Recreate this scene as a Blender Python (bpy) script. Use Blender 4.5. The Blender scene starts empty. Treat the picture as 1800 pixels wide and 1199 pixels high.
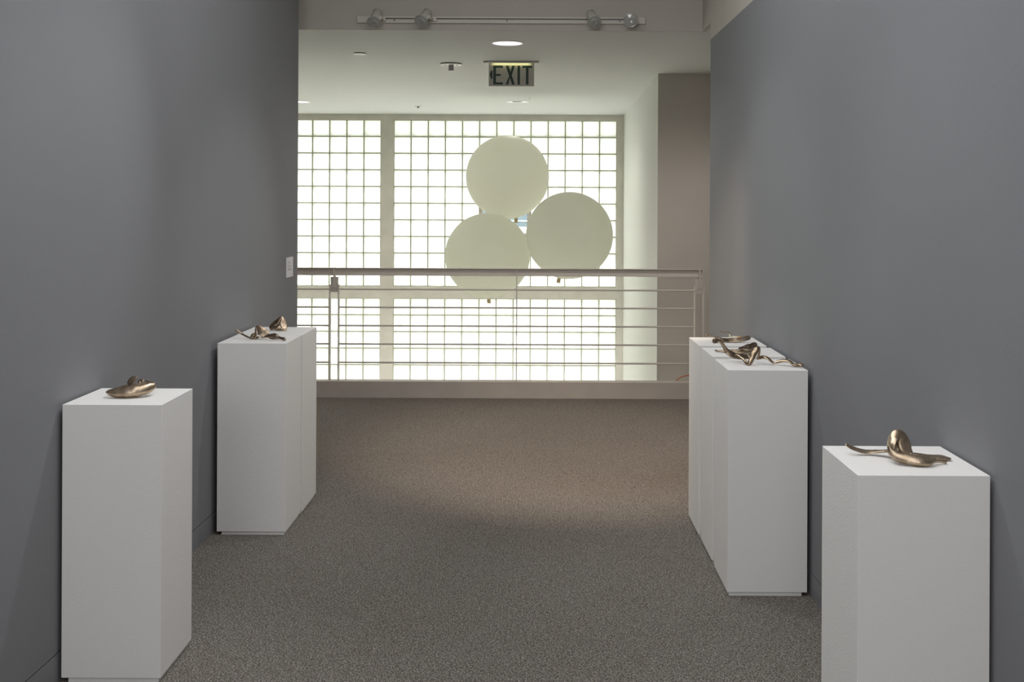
import bpy, bmesh, math, random
from mathutils import Vector, Matrix, noise
random.seed(4)
S = bpy.context.scene
# ------------------------------------------------------------ camera
F = 1900.0; CX, CY = 939.0, 363.5; ROLL = 0.0045; CZ = 1.6
cam_d = bpy.data.cameras.new('camera'); cam = bpy.data.objects.new('camera', cam_d)
S.collection.objects.link(cam); S.camera = cam
cam_d.sensor_width = 36; cam_d.sensor_fit = 'HORIZONTAL'; cam_d.lens = F/1800*36
cam_d.shift_x = -(CX-900)/1800; cam_d.shift_y = -(599.5-CY)/1800
cam_d.clip_start = 0.05; cam_d.clip_end = 200
RT = Vector((math.cos(ROLL), 0, math.sin(ROLL))); UP = Vector((-math.sin(ROLL), 0, math.cos(ROLL))); FW = Vector((0, 1, 0))
M = Matrix(((RT.x, UP.x, -FW.x, 0), (RT.y, UP.y, -FW.y, 0), (RT.z, UP.z, -FW.z, CZ), (0, 0, 0, 1)))
cam.matrix_world = M
def P(px, py, d):
    """a measured sight line of the photograph, at distance d"""
    return Vector((0, 0, CZ)) + d*((px-CX)/F*RT + (CY-py)/F*UP + FW)
# ------------------------------------------------------------ world, exposure
S.view_settings.view_transform = 'Standard'; S.view_settings.look = 'None'
S.view_settings.gamma = 1; S.view_settings.exposure = 0.0; S.view_settings.use_curve_mapping = False
W = bpy.data.worlds.new('overcast'); S.world = W; W.use_nodes = True
bg = W.node_tree.nodes['Background']; bg.inputs[0].default_value = (1.0, 1.0, 0.98, 1); bg.inputs[1].default_value = 7.2
# ------------------------------------------------------------ lights
def area(name, loc, target, sx, sy, power, col):
    l = bpy.data.lights.new(name, 'AREA'); l.shape = 'RECTANGLE'; l.size = sx; l.size_y = sy; l.energy = power; l.color = col
    o = bpy.data.objects.new(name, l); S.collection.objects.link(o); o.location = loc
    o.rotation_euler = (Vector(target)-Vector(loc)).to_track_quat('-Z', 'Y').to_euler(); return o
def spot(name, loc, target, power, col, deg, blend=0.6, rad=0.06):
    l = bpy.data.lights.new(name, 'SPOT'); l.energy = power; l.color = col; l.spot_size = math.radians(deg); l.spot_blend = blend; l.shadow_soft_size = rad
    o = bpy.data.objects.new(name, l); S.collection.objects.link(o); o.location = loc
    o.rotation_euler = (Vector(target)-Vector(loc)).to_track_quat('-Z', 'Y').to_euler(); return o
COOL = (0.95, 0.965, 0.975); WARM = (1.0, 0.80, 0.62)
area('gallery_ceiling_fill', (-0.1, 2.25, 3.55), (-0.1, 2.25, 0), 1.6, 6.7, 96, COOL)  # soft overhead fill added for the gallery, not a real fitting
area('gallery_rear_fill', (-1.1, -3.0, 2.4), (0.6, 4, 1.0), 2.2, 1.4, 76, COOL)  # unseen fill added behind the camera to lift the pedestal faces
spot('track_lamp_floor', (0.35, 5.0, 3.5), (0.30, 6.95, 0), 370, WARM, 50, 0.75)
for _x in (-2.6, -1.4, -0.2, 0.8): spot('lower_void_fill', (_x, 9.3, -0.75), (_x, 12.2, -3), 140, (1.0, 0.98, 0.93), 130, 0.8, 0.15)  # unseen fill spots, added to bounce light up from the lower floor
for _x, _y in ((-0.19, 7.87), (1.9, 7.9), (-2.9, 8.6), (-2.9, 12.3), (-0.2, 12.3)): spot('downlight_lamp', (_x, _y, 2.78), (_x, _y, 0), 48, (1.0, 0.92, 0.87), 165, 0.5, 0.09)  # includes fill lamps added out of view and at the unlit fitting
spot('track_lamp_near_left', (-0.3, 5.0, 3.5), (-1.4, 3.3, 0.9), 75, COOL, 50, 0.8)
spot('track_lamp_near_right', (-0.9, 4.6, 3.5), (0.98, 2.9, 0.9), 68, COOL, 46, 0.8, 0.22)
spot('track_lamp_left_pair', (0.6, 6.2, 3.5), (-1.4, 5.6, 0.9), 65, COOL, 46, 0.8)
spot('track_lamp_right_row', (-1.0, 6.2, 3.5), (0.97, 5.0, 0.9), 70, COOL, 50, 0.8)

# ------------------------------------------------------------ materials
def mat(name, col, rough=0.7, metal=0.0, bump=0.0, bscale=60, var=0.0, vscale=3, spec=0.4):
    m = bpy.data.materials.new(name); m.use_nodes = True; nt = m.node_tree; b = nt.nodes['Principled BSDF']
    b.inputs['Base Color'].default_value = (*col, 1); b.inputs['Roughness'].default_value = rough
    b.inputs['Metallic'].default_value = metal; b.inputs['Specular IOR Level'].default_value = spec
    tc = nt.nodes.new('ShaderNodeTexCoord')
    if bump:
        n = nt.nodes.new('ShaderNodeTexNoise'); n.inputs['Scale'].default_value = bscale; n.inputs['Detail'].default_value = 5
        bp = nt.nodes.new('ShaderNodeBump'); bp.inputs['Strength'].default_value = bump; bp.inputs['Distance'].default_value = 0.003
        nt.links.new(tc.outputs['Object'], n.inputs['Vector']); nt.links.new(n.outputs[0], bp.inputs['Height']); nt.links.new(bp.outputs[0], b.inputs['Normal'])
    if var:
        n = nt.nodes.new('ShaderNodeTexNoise'); n.inputs['Scale'].default_value = vscale; n.inputs['Detail'].default_value = 4
        r = nt.nodes.new('ShaderNodeValToRGB'); r.color_ramp.elements[0].position = 0.3; r.color_ramp.elements[1].position = 0.7
        r.color_ramp.elements[0].color = (*[c*(1-var) for c in col], 1); r.color_ramp.elements[1].color = (*[min(1, c*(1+var)) for c in col], 1)
        nt.links.new(tc.outputs['Object'], n.inputs['Vector']); nt.links.new(n.outputs[0], r.inputs[0]); nt.links.new(r.outputs[0], b.inputs['Base Color'])
    return m
def mix_shader(name, build):
    m = bpy.data.materials.new(name); m.use_nodes = True; nt = m.node_tree; nt.nodes.clear()
    out = nt.nodes.new('ShaderNodeOutputMaterial'); s = build(nt); nt.links.new(s, out.inputs[0]); return m
def emit(name, col, st):
    def b(nt):
        e = nt.nodes.new('ShaderNodeEmission'); e.inputs[0].default_value = (*col, 1); e.inputs[1].default_value = st; return e.outputs[0]
    return mix_shader(name, b)
m_grey = mat('grey_wall_paint', (0.228, 0.230, 0.243), 0.75, bump=0.12, bscale=90, var=0.025, vscale=1.5)
m_base = mat('grey_baseboard_paint', (0.228, 0.230, 0.243), 0.55)
m_gap = mat('shadow_gap', (0.02, 0.02, 0.02), 0.9)
m_taupe = mat('taupe_paint', (0.55, 0.51, 0.455), 0.8, bump=0.1, bscale=80, var=0.03, vscale=2)
m_kerb = mat('kerb_paint', (0.53, 0.475, 0.425), 0.55, bump=0.1, bscale=40, var=0.05, vscale=5)
m_cream = mat('cream_wall_paint', (0.66, 0.665, 0.63), 0.8, bump=0.08, bscale=60)
m_ceil = mat('ceiling_paint', (0.655, 0.665, 0.65), 0.85, bump=0.06, bscale=60)
m_frame = mat('window_frame_paint', (0.60, 0.585, 0.525), 0.7, var=0.06, vscale=6)
m_mortar = mat('mortar', (0.42, 0.42, 0.34), 0.8)
m_rail = mat('railing_paint', (0.64, 0.59, 0.53), 0.45)
m_ped = mat('pedestal_paint', (0.83, 0.81, 0.785), 0.6, bump=0.2, bscale=170)
m_white = mat('white_metal', (0.75, 0.75, 0.72), 0.4)
m_track = mat('track_enamel', (0.66, 0.62, 0.55), 0.45)
m_stub = mat('stub_metal', (0.28, 0.27, 0.26), 0.4)
m_lampw = mat('lamp_enamel', (0.55, 0.53, 0.47), 0.35)
m_dark = mat('dark_metal', (0.06, 0.055, 0.05), 0.4)
m_black = mat('black_hole', (0.01, 0.01, 0.01), 0.8)
m_card = mat('label_card', (0.78, 0.77, 0.80), 0.5)
m_ink = mat('label_ink', (0.22, 0.20, 0.21), 0.6)
m_green = mat('exit_letter_green', (0.008, 0.03, 0.02), 0.4)
m_chrome = mat('reflector', (0.85, 0.82, 0.84), 0.18, metal=1.0)
m_knot = mat('balloon_neck', (0.50, 0.40, 0.20), 0.5)
m_string = mat('string', (0.8, 0.8, 0.75), 0.6)
m_hose = mat('orange_cable', (0.50, 0.10, 0.03), 0.45)
m_outer = mat('blue_cladding', (0.085, 0.115, 0.13), 0.5)
m_low = mat('lower_floor_paint', (0.72, 0.71, 0.66), 0.8)
m_outw = mat('white_render', (0.8, 0.8, 0.78), 0.7)
m_outg = mat('outdoor_ground', (0.4, 0.4, 0.38), 0.9, var=0.1, vscale=1)
m_rear = mat('rear_wall_paint', (0.45, 0.44, 0.43), 0.8)

def carpet():
    m = mat('loop_carpet', (0.2, 0.18, 0.16), 0.95, spec=0.1); nt = m.node_tree; b = nt.nodes['Principled BSDF']
    tc = nt.nodes.new('ShaderNodeTexCoord'); mp = nt.nodes.new('ShaderNodeMapping'); mp.inputs['Rotation'].default_value = (0, 0, 0.6)
    v = nt.nodes.new('ShaderNodeTexVoronoi'); v.inputs['Scale'].default_value = 200; v.inputs['Randomness'].default_value = 0.85
    n = nt.nodes.new('ShaderNodeTexNoise'); n.inputs['Scale'].default_value = 165; n.inputs['Detail'].default_value = 3
    n2 = nt.nodes.new('ShaderNodeTexNoise'); n2.inputs['Scale'].default_value = 1.3; n2.inputs['Detail'].default_value = 3
    L = nt.links.new
    L(tc.outputs['Object'], mp.inputs[0])
    for q in (v, n, n2): L(mp.outputs[0], q.inputs['Vector'])
    r = nt.nodes.new('ShaderNodeValToRGB'); e = r.color_ramp.elements
    e[0].position = 0.32; e[0].color = (0.11, 0.10, 0.09, 1); e[1].position = 0.66; e[1].color = (0.56, 0.525, 0.485, 1)
    L(n.outputs[0], r.inputs[0])
    r2 = nt.nodes.new('ShaderNodeValToRGB'); e = r2.color_ramp.elements
    e[0].position = 0.15; e[0].color = (1, 1, 1, 1); e[1].position = 0.62; e[1].color = (0.38, 0.36, 0.34, 1)
    L(v.outputs['Distance'], r2.inputs[0])
    mx = nt.nodes.new('ShaderNodeMixRGB'); mx.blend_type = 'MULTIPLY'; mx.inputs[0].default_value = 1; L(r.outputs[0], mx.inputs[1]); L(r2.outputs[0], mx.inputs[2])
    r3 = nt.nodes.new('ShaderNodeValToRGB'); e = r3.color_ramp.elements
    e[0].position = 0.3; e[0].color = (0.93, 0.92, 0.9, 1); e[1].position = 0.7; e[1].color = (1.0, 1.0, 1.0, 1); L(n2.outputs[0], r3.inputs[0])
    m2 = nt.nodes.new('ShaderNodeMixRGB'); m2.blend_type = 'MULTIPLY'; m2.inputs[0].default_value = 1; L(mx.outputs[0], m2.inputs[1]); L(r3.outputs[0], m2.inputs[2])
    L(m2.outputs[0], b.inputs['Base Color'])
    bp = nt.nodes.new('ShaderNodeBump'); bp.inputs['Strength'].default_value = 0.6; bp.inputs['Distance'].default_value = 0.004; bp.invert = True
    L(v.outputs['Distance'], bp.inputs['Height']); L(bp.outputs[0], b.inputs['Normal'])
    return m
m_carpet = carpet()
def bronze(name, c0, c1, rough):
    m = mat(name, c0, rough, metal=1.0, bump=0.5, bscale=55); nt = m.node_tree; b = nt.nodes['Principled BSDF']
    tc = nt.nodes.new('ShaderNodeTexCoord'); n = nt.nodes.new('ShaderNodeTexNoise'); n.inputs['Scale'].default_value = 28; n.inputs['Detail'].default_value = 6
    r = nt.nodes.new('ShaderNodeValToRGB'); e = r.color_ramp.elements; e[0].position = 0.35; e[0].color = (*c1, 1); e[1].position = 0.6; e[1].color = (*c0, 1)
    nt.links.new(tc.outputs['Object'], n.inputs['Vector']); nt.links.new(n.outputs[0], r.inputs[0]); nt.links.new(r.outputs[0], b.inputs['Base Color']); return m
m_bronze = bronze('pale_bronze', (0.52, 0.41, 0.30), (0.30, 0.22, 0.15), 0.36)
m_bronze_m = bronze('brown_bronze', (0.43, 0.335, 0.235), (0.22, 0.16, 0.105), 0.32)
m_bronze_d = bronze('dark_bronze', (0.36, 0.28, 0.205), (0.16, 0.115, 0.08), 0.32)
def cream_leaf():
    m = mat('cream_orange_patina', (0.8, 0.7, 0.5), 0.35); nt = m.node_tree; b = nt.nodes['Principled BSDF']
    tc = nt.nodes.new('ShaderNodeTexCoord'); n = nt.nodes.new('ShaderNodeTexNoise'); n.inputs['Scale'].default_value = 40
    r = nt.nodes.new('ShaderNodeValToRGB'); e = r.color_ramp.elements; e[0].position = 0.38; e[0].color = (0.75, 0.35, 0.12, 1); e[1].position = 0.6; e[1].color = (0.85, 0.80, 0.62, 1)
    nt.links.new(tc.outputs['Object'], n.inputs['Vector']); nt.links.new(n.outputs[0], r.inputs[0]); nt.links.new(r.outputs[0], b.inputs['Base Color']); return m
m_leaf = cream_leaf()
def glassblock(nt):
    t = nt.nodes.new('ShaderNodeBsdfTranslucent'); t.inputs[0].default_value = (0.90, 0.92, 0.88, 1)
    g = nt.nodes.new('ShaderNodeBsdfGlossy'); g.inputs['Roughness'].default_value = 0.15; g.inputs[0].default_value = (1, 1, 1, 1)
    mx = nt.nodes.new('ShaderNodeMixShader'); mx.inputs[0].default_value = 0.04
    nt.links.new(t.outputs[0], mx.inputs[1]); nt.links.new(g.outputs[0], mx.inputs[2]); return mx.outputs[0]
m_block = mix_shader('glass_block', glassblock)
def rimglass(nt):
    t = nt.nodes.new('ShaderNodeBsdfTranslucent'); t.inputs[0].default_value = (0.72, 0.77, 0.68, 1); return t.outputs[0]
m_blockrim = mix_shader('glass_block_edge', rimglass)
def clear(nt):
    t = nt.nodes.new('ShaderNodeBsdfTransparent'); t.inputs[0].default_value = (0.92, 0.95, 0.95, 1)
    g = nt.nodes.new('ShaderNodeBsdfGlossy'); g.inputs['Roughness'].default_value = 0.02
    mx = nt.nodes.new('ShaderNodeMixShader'); mx.inputs[0].default_value = 0.05
    nt.links.new(t.outputs[0], mx.inputs[1]); nt.links.new(g.outputs[0], mx.inputs[2]); return mx.outputs[0]
m_clear = mix_shader('clear_glass', clear)
def latex(nt):
    d = nt.nodes.new('ShaderNodeBsdfDiffuse'); d.inputs[0].default_value = (0.80, 0.80, 0.72, 1)
    t = nt.nodes.new('ShaderNodeBsdfTranslucent'); t.inputs[0].default_value = (0.90, 0.90, 0.83, 1)
    mx = nt.nodes.new('ShaderNodeMixShader'); mx.inputs[0].default_value = 0.62
    nt.links.new(d.outputs[0], mx.inputs[1]); nt.links.new(t.outputs[0], mx.inputs[2])
    g = nt.nodes.new('ShaderNodeBsdfGlossy'); g.inputs['Roughness'].default_value = 0.45
    m2 = nt.nodes.new('ShaderNodeMixShader'); m2.inputs[0].default_value = 0.03
    nt.links.new(mx.outputs[0], m2.inputs[1]); nt.links.new(g.outputs[0], m2.inputs[2]); return m2.outputs[0]
m_latex = mix_shader('cream_latex', latex)
def lensmat(nt):
    p = nt.nodes.new('ShaderNodeBsdfPrincipled'); p.inputs['Base Color'].default_value = (0.46, 0.46, 0.43, 1); p.inputs['Metallic'].default_value = 0.3; p.inputs['Roughness'].default_value = 0.15
    return p.outputs[0]
m_lens = mix_shader('lamp_lens', lensmat)
def acrylic(nt):
    d = nt.nodes.new('ShaderNodeBsdfDiffuse'); d.inputs[0].default_value = (0.50, 0.49, 0.44, 1)
    t = nt.nodes.new('ShaderNodeBsdfTransparent'); mx = nt.nodes.new('ShaderNodeMixShader'); mx.inputs[0].default_value = 0.25
    nt.links.new(d.outputs[0], mx.inputs[1]); nt.links.new(t.outputs[0], mx.inputs[2]); return mx.outputs[0]
m_acryl = mix_shader('exit_panel_acrylic', acrylic)
m_exitlamp = emit('exit_lamp', (1.0, 0.95, 0.45), 9.0)
m_lit = emit('downlight_lamp', (1.0, 0.86, 0.93), 1.6)

# ------------------------------------------------------------ builders
def obj(name, bm, m, parent=None, smooth=False, bevel=0.0, mats=None):
    me = bpy.data.meshes.new(name); bmesh.ops.recalc_face_normals(bm, faces=bm.faces); bm.to_mesh(me); bm.free()
    for q in (mats or [m]): me.materials.append(q)
    o = bpy.data.objects.new(name, me); S.collection.objects.link(o)
    if parent: o.parent = parent
    if smooth:
        for p in me.polygons: p.use_smooth = True
    if bevel:
        b = o.modifiers.new('bevel', 'BEVEL'); b.width = bevel; b.segments = 2; b.limit_method = 'ANGLE'
    return o
def tag(o, label, cat, group=None):
    o['label'] = label; o['category'] = cat
    if group: o['group'] = group
    return o
def thing(name, loc, label, cat, group=None):
    o = bpy.data.objects.new(name, None); S.collection.objects.link(o); o.location = loc; o.empty_display_size = 0.05
    return tag(o, label, cat, group)
def struct(o): o['kind'] = 'structure'; return o
def box(bm, x0, x1, y0, y1, z0, z1, mi=0):
    v = [bm.verts.new(p) for p in ((x0, y0, z0), (x1, y0, z0), (x1, y1, z0), (x0, y1, z0), (x0, y0, z1), (x1, y0, z1), (x1, y1, z1), (x0, y1, z1))]
    for q in ((0, 3, 2, 1), (4, 5, 6, 7), (0, 1, 5, 4), (1, 2, 6, 5), (2, 3, 7, 6), (3, 0, 4, 7)):
        f = bm.faces.new([v[i] for i in q]); f.material_index = mi
def prism(bm, poly, z0, z1):
    a = [bm.verts.new((x, y, z0)) for x, y in poly]; b = [bm.verts.new((x, y, z1)) for x, y in poly]; n = len(poly)
    bm.faces.new(a[::-1]); bm.faces.new(b)
    for i in range(n): bm.faces.new((a[i], a[(i+1) % n], b[(i+1) % n], b[i]))
def prism_y(bm, poly, y0, y1):
    a = [bm.verts.new((x, y0, z)) for x, z in poly]; b = [bm.verts.new((x, y1, z)) for x, z in poly]; n = len(poly)
    bm.faces.new(a); bm.faces.new(b[::-1])
    for i in range(n): bm.faces.new((a[i], b[i], b[(i+1) % n], a[(i+1) % n]))
def lathe(bm, prof, M=Matrix.Identity(4), n=48, cap=True, mi=0):
    rings = []
    for r, z in prof:
        if r < 1e-5: rings.append([bm.verts.new(M @ Vector((0, 0, z)))])
        else: rings.append([bm.verts.new(M @ Vector((r*math.cos(2*math.pi*k/n), r*math.sin(2*math.pi*k/n), z))) for k in range(n)])
    for a, b in zip(rings, rings[1:]):
        for k in range(n):
            if len(a) == 1 and len(b) == 1: continue
            if len(a) == 1: f = bm.faces.new((a[0], b[k], b[(k+1) % n]))
            elif len(b) == 1: f = bm.faces.new((a[k], a[(k+1) % n], b[0]))
            else: f = bm.faces.new((a[k], a[(k+1) % n], b[(k+1) % n], b[k]))
            f.material_index = mi
    if cap:
        for r in (rings[0], rings[-1]):
            if len(r) > 1: bm.faces.new(r).material_index = mi
def cr(p, t):
    n = len(p); i = min(int(t), n-2); f = t-i
    a, b, c, d = p[max(i-1, 0)], p[i], p[i+1], p[min(i+2, n-1)]
    return [0.5*((2*b[k])+(c[k]-a[k])*f+(2*a[k]-5*b[k]+4*c[k]-d[k])*f*f+(3*b[k]-3*c[k]+d[k]-a[k])*f**3) for k in range(len(b))]
def tube(bm, pts, r, n=8, per=6):
    sweep(bm, [(*p, 0, 0.05, 1, r, r, 0) for p in pts], per=per, m=n//2, amp=0)
def sweep(bm, cps, per=7, m=9, amp=0.0008, seed=0.0, crease=0.0):
    """cps: x,y,z, normal hint nx,ny,nz, half width w, half thickness t, curl c (radians)"""
    N = (len(cps)-1)*per; smp = [cr(cps, i/per) for i in range(N+1)]
    pos = [Vector(s[:3]) for s in smp]; rings = []
    for i, s in enumerate(smp):
        T = (pos[min(i+1, N)]-pos[max(i-1, 0)]).normalized(); Nn = Vector(s[3:6]); Nn = (Nn-T*Nn.dot(T))
        if Nn.length < 1e-4: Nn = T.orthogonal()
        Nn.normalize(); B = T.cross(Nn); w, t, c = max(s[6], 0.0004), max(s[7], 0.0003), s[8]
        if abs(c) < 1e-3: c = 1e-3
        R = w/(c/2); ring = []
        K = 2*m
        for k in range(K):
            a = 2*math.pi*k/K; u = -math.cos(a); th = math.sin(a); ph = u*c/2
            th = math.copysign(abs(th)**0.8, th)
            q = pos[i]+B*(R*math.sin(ph)-t*th*math.sin(ph))+Nn*(R*(1-math.cos(ph))+t*th*math.cos(ph))
            if amp: q = q+noise.noise_vector(q*38+Vector((seed, seed, 0)))*amp*2+noise.noise_vector(q*110)*amp*0.6
            ring.append(bm.verts.new(q))
        rings.append(ring)
    for a, b in zip(rings, rings[1:]):
        for k in range(len(a)): bm.faces.new((a[k], a[(k+1) % len(a)], b[(k+1) % len(a)], b[k]))
    if crease:
        ly = bm.edges.layers.float.get('crease_edge') or bm.edges.layers.float.new('crease_edge')
        for a, b in zip(rings, rings[1:]):
            for k in range(len(a)):
                e_ = bm.edges.get((a[k], b[k]))
                if e_: e_[ly] = crease
    for r, e in ((rings[0], 0), (rings[-1], N)):
        T = (pos[1]-pos[0]).normalized()*-1 if e == 0 else (pos[N]-pos[N-1]).normalized()
        c = sum((v.co for v in r), Vector())/len(r)
        cv = bm.verts.new(c+T*max(smp[e][7], 0.0004)*0.6)
        for k in range(len(r)): bm.faces.new((r[k], r[(k+1) % len(r)], cv))

# ------------------------------------------------------------ room shell
ZC = 2.797           # landing ceiling
YW = 14.07           # glass block wall
YK = 9.02            # kerb front
HF = 7.34            # header face
LX = lambda y: -1.590+(y-3.6)*0.01735
RX = lambda y: 1.155-(y-2.7)*0.0040
X0, X1 = -3.8, 3.0
ZG = 3.6
bm = bmesh.new(); box(bm, X0, X1, -4, YK+0.05, -0.35, 0); floor = struct(obj('floor', bm, m_carpet))
bm = bmesh.new(); prism(bm, [(LX(-4), -4), (LX(7), 7), (X0, 7), (X0, -4)], 0.1, ZG); struct(obj('wall_left', bm, m_grey))
bm = bmesh.new(); prism(bm, [(RX(-4), -4), (RX(7), 7), (X1, 7), (X1, -4)], 0.1, 2.688); struct(obj('wall_right', bm, m_grey))
bm = bmesh.new(); prism(bm, [(RX(-4), -4), (RX(7), 7), (X1, 7), (X1, -4)], 2.688, ZG)
prism(bm, [(RX(7), 7), (RX(7), HF+.02), (RX(7)+0.03, HF+.02), (RX(7)+0.03, 7)], ZC, ZG); struct(obj('wall_right_upper', bm, m_taupe))
# dark reveal + baseboards
for nm, fx, sg in (('left', LX, -1), ('right', RX, 1)):
    bm = bmesh.new(); prism(bm, [(fx(-4)+sg*.012, -4), (fx(7)+sg*.012, 6.99), (fx(7)+sg*.3, 6.99), (fx(-4)+sg*.3, -4)], 0.0, 0.1); struct(obj('trim_1' if sg < 0 else 'trim_2', bm, m_gap))
    bm = bmesh.new(); prism(bm, [(fx(-4)-sg*.001, -4), (fx(7)-sg*.001, 7), (fx(7)+sg*.012, 7), (fx(-4)+sg*.012, -4)], 0.0, 0.0945); struct(obj('baseboard_'+nm, bm, m_base))
bm = bmesh.new(); box(bm, X0, X1, -4.1, -4, 0, ZG); struct(obj('wall_back', bm, m_rear))
bm = bmesh.new(); box(bm, X0, X1, -4.1, HF+.2, ZG, ZG+.1); struct(obj('ceiling', bm, m_ceil))
bm = bmesh.new(); box(bm, X0, RX(7)+0.03, HF, HF+0.012, ZC, ZG); struct(obj('wall_header', bm, m_taupe))
bm = bmesh.new(); box(bm, X0, X1, HF+0.012, YW+.25, ZC, ZC+.12); box(bm, RX(7)+.03, X1, 7.0, HF+.012, ZC, ZC+.12)
struct(obj('ceiling_landing', bm, m_ceil))
# lower void
bm = bmesh.new(); box(bm, X0, X1, YK-1, YW+.25, -3.1, -3.0); struct(obj('floor_lower', bm, m_low))
bm = bmesh.new(); box(bm, X0-.1, X0, -4.1, YW+.25, -3.1, ZG); struct(obj('wall_far_left', bm, m_cream))
# kerb
bm = bmesh.new(); box(bm, X0, X1, YK, YK+0.105, -0.6, 0.138); kerb = struct(obj('trim_3', bm, m_kerb, bevel=0.004))
bm = bmesh.new(); box(bm, X0, X1, YK-.02, YK, -3.0, -0.35); struct(obj('wall_under_landing', bm, m_taupe))
# right of the window: the reveal and the taupe wall that faces the gallery
CRX, CRY = 1.105, 9.68
bm = bmesh.new(); a = [(CRX, CRY), (1.165, YW+.25), (X1, YW+.25), (X1, CRY+.02), (CRX+.0, CRY+.02)]
prism(bm, [(CRX, CRY+.004), (1.165, YW+.25), (X1, YW+.25), (X1, CRY+.004)], -3, ZC); struct(obj('wall_reveal', bm, m_cream))
bm = bmesh.new(); box(bm, CRX, X1, CRY, CRY+.004, -3, ZC); struct(obj('wall_end', bm, m_taupe))
bm = bmesh.new(); box(bm, X1, X1+.1, -4.1, YW+.25, -3.1, ZG); struct(obj('wall_far_right', bm, m_taupe))

# ------------------------------------------------------------ glass block windows
K = YW/F
wx = lambda px: (px-CX)*K
wz = lambda py: CZ+(CY-py)*K
xl0, xl1, xr0, xr1, xj = wx(669.0-30.1*7), wx(669.0), wx(691.8), wx(1083.6), 1.165
zt, zm1, zm0 = wz(212.0), wz(504.2), wz(525.6)
ZB = zm0-12*0.2166
bm = bmesh.new(); fy0, fy1 = YW-0.02, YW+0.16
box(bm, X0, xj, fy0, fy1, zt, ZC); box(bm, X0, xj, fy0, fy1, zm0, zm1); box(bm, X0, xj, fy0, fy1, -3, ZB)
for a, b in ((X0, xl0), (xl1, xr0), (xr1, xj)):
    box(bm, a, b, fy0, fy1, zm1, zt); box(bm, a, b, fy0, fy1, ZB, zm0)
struct(obj('wall_window', bm, m_frame))
HOLE = set((c, r) for c in (5, 6, 7) for r in (4, 5, 6))
def window(n, x0, x1, z0, z1, nc, nr, hole=()):
    e = bpy.data.objects.new('window_%d' % n, None); S.collection.objects.link(e); e.location = ((x0+x1)/2, YW, z0); struct(e)
    ox, oz = -(x0+x1)/2, -z0
    px, pz = (x1-x0)/nc, (z1-z0)/nr; g = 0.0072
    bm = bmesh.new()
    def bars(bm):
        for c in range(nc+1):
            for r in range(nr):
                if (c, r) in hole and (c-1, r) in hole: continue
                x = x0+c*px; zz = z1-r*pz; box(bm, x-g+ox, x+g+ox, 0.006, 0.09, zz-pz+oz, zz+oz)
        for r in range(nr+1):
            for c in range(nc):
                if (c, r) in hole and (c, r-1) in hole: continue
                zz = z1-r*pz; x = x0+c*px; box(bm, x+ox+g, x+px+ox-g, 0.006, 0.09, zz-g+oz, zz+g+oz)
    bars(bm); obj('mortar_grid', bm, m_mortar, e)
    bm = bmesh.new()
    for c in range(nc):
        for r in range(nr):
            if (c, r) in hole: continue
            a, b = x0+c*px+g+ox, x0+(c+1)*px-g+ox; zb, zt_ = z1-(r+1)*pz+g+oz, z1-r*pz-g+oz
            i = 0.013
            o4 = [bm.verts.new(q) for q in ((a, 0.03, zb), (b, 0.03, zb), (b, 0.03, zt_), (a, 0.03, zt_))]
            m4 = [bm.verts.new(q) for q in ((a+i, 0.016, zb+i), (b-i, 0.016, zb+i), (b-i, 0.016, zt_-i), (a+i, 0.016, zt_-i))]
            for k in range(4): bm.faces.new((o4[k], o4[(k+1) % 4], m4[(k+1) % 4], m4[k])).material_index = 1
            bm.faces.new(m4)
    me = obj('glass_blocks', bm, None, e, mats=[m_block, m_blockrim])
    return e
w1 = window(1, xl0, xl1, zm1, zt, 7, 10)
w2 = window(2, xr0, xr1, zm1, zt, 13, 10, HOLE)
w3 = window(3, xl0, xl1, ZB, zm0, 7, 12)
w4 = window(4, xr0, xr1, ZB, zm0, 13, 12)
# clear vent pane among the blocks
pw = (xr1-xr0)/13; ph = (zt-zm1)/10
vx0, vx1 = xr0+5*pw+.007, xr0+8*pw-.007; vz1, vz0 = zt-4*ph-.007, zt-7*ph+.007
e5 = bpy.data.objects.new('window_5', None); S.collection.objects.link(e5); struct(e5)
bm = bmesh.new(); fw = 0.04
box(bm, vx0, vx0+fw, YW+.01, YW+.07, vz0, vz1); box(bm, vx1-fw, vx1, YW+.01, YW+.07, vz0, vz1)
box(bm, vx0+fw, vx1-fw, YW+.01, YW+.07, vz0, vz0+fw); box(bm, vx0+fw, vx1-fw, YW+.01, YW+.07, vz1-fw, vz1); obj('frame', bm, m_frame, e5)
bm = bmesh.new(); box(bm, vx0+fw, vx1-fw, YW+.035, YW+.041, vz0+fw, vz1-fw); obj('pane', bm, m_clear, e5)
# outside: overhang above the window, ground and the blue-clad neighbour seen through the vent
bm = bmesh.new(); box(bm, X0, X1, YW+.161, YW+.75, zt+.0, ZC+.12); struct(obj('trim_4', bm, m_outw))
bm = bmesh.new(); box(bm, -40, 40, YW+.26, 70, -3.4, -3.3); struct(obj('ground', bm, m_outg))
nb = thing('building', (0, 26, -3.3), 'blue-clad building seen through the clear pane between the balloons', 'building')
bm = bmesh.new(); box(bm, -9, 9, 0, 6, 4.43, 9.5); obj('cladding', bm, m_outer, nb)
bm = bmesh.new(); box(bm, -9, 9, 0.1, 6, 0, 4.42); obj('lower_wall', bm, m_outw, nb)
bm = bmesh.new()
for k in range(-5, 6): box(bm, k*1.6-.03, k*1.6+.03, -0.03, 0, 4.43, 9.5)
for z in (4.56, 6.2, 7.8): box(bm, -9, 9, -0.031, -0.001, z-.012, z+.012)
obj('joint_strips', bm, m_outw, nb)

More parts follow.
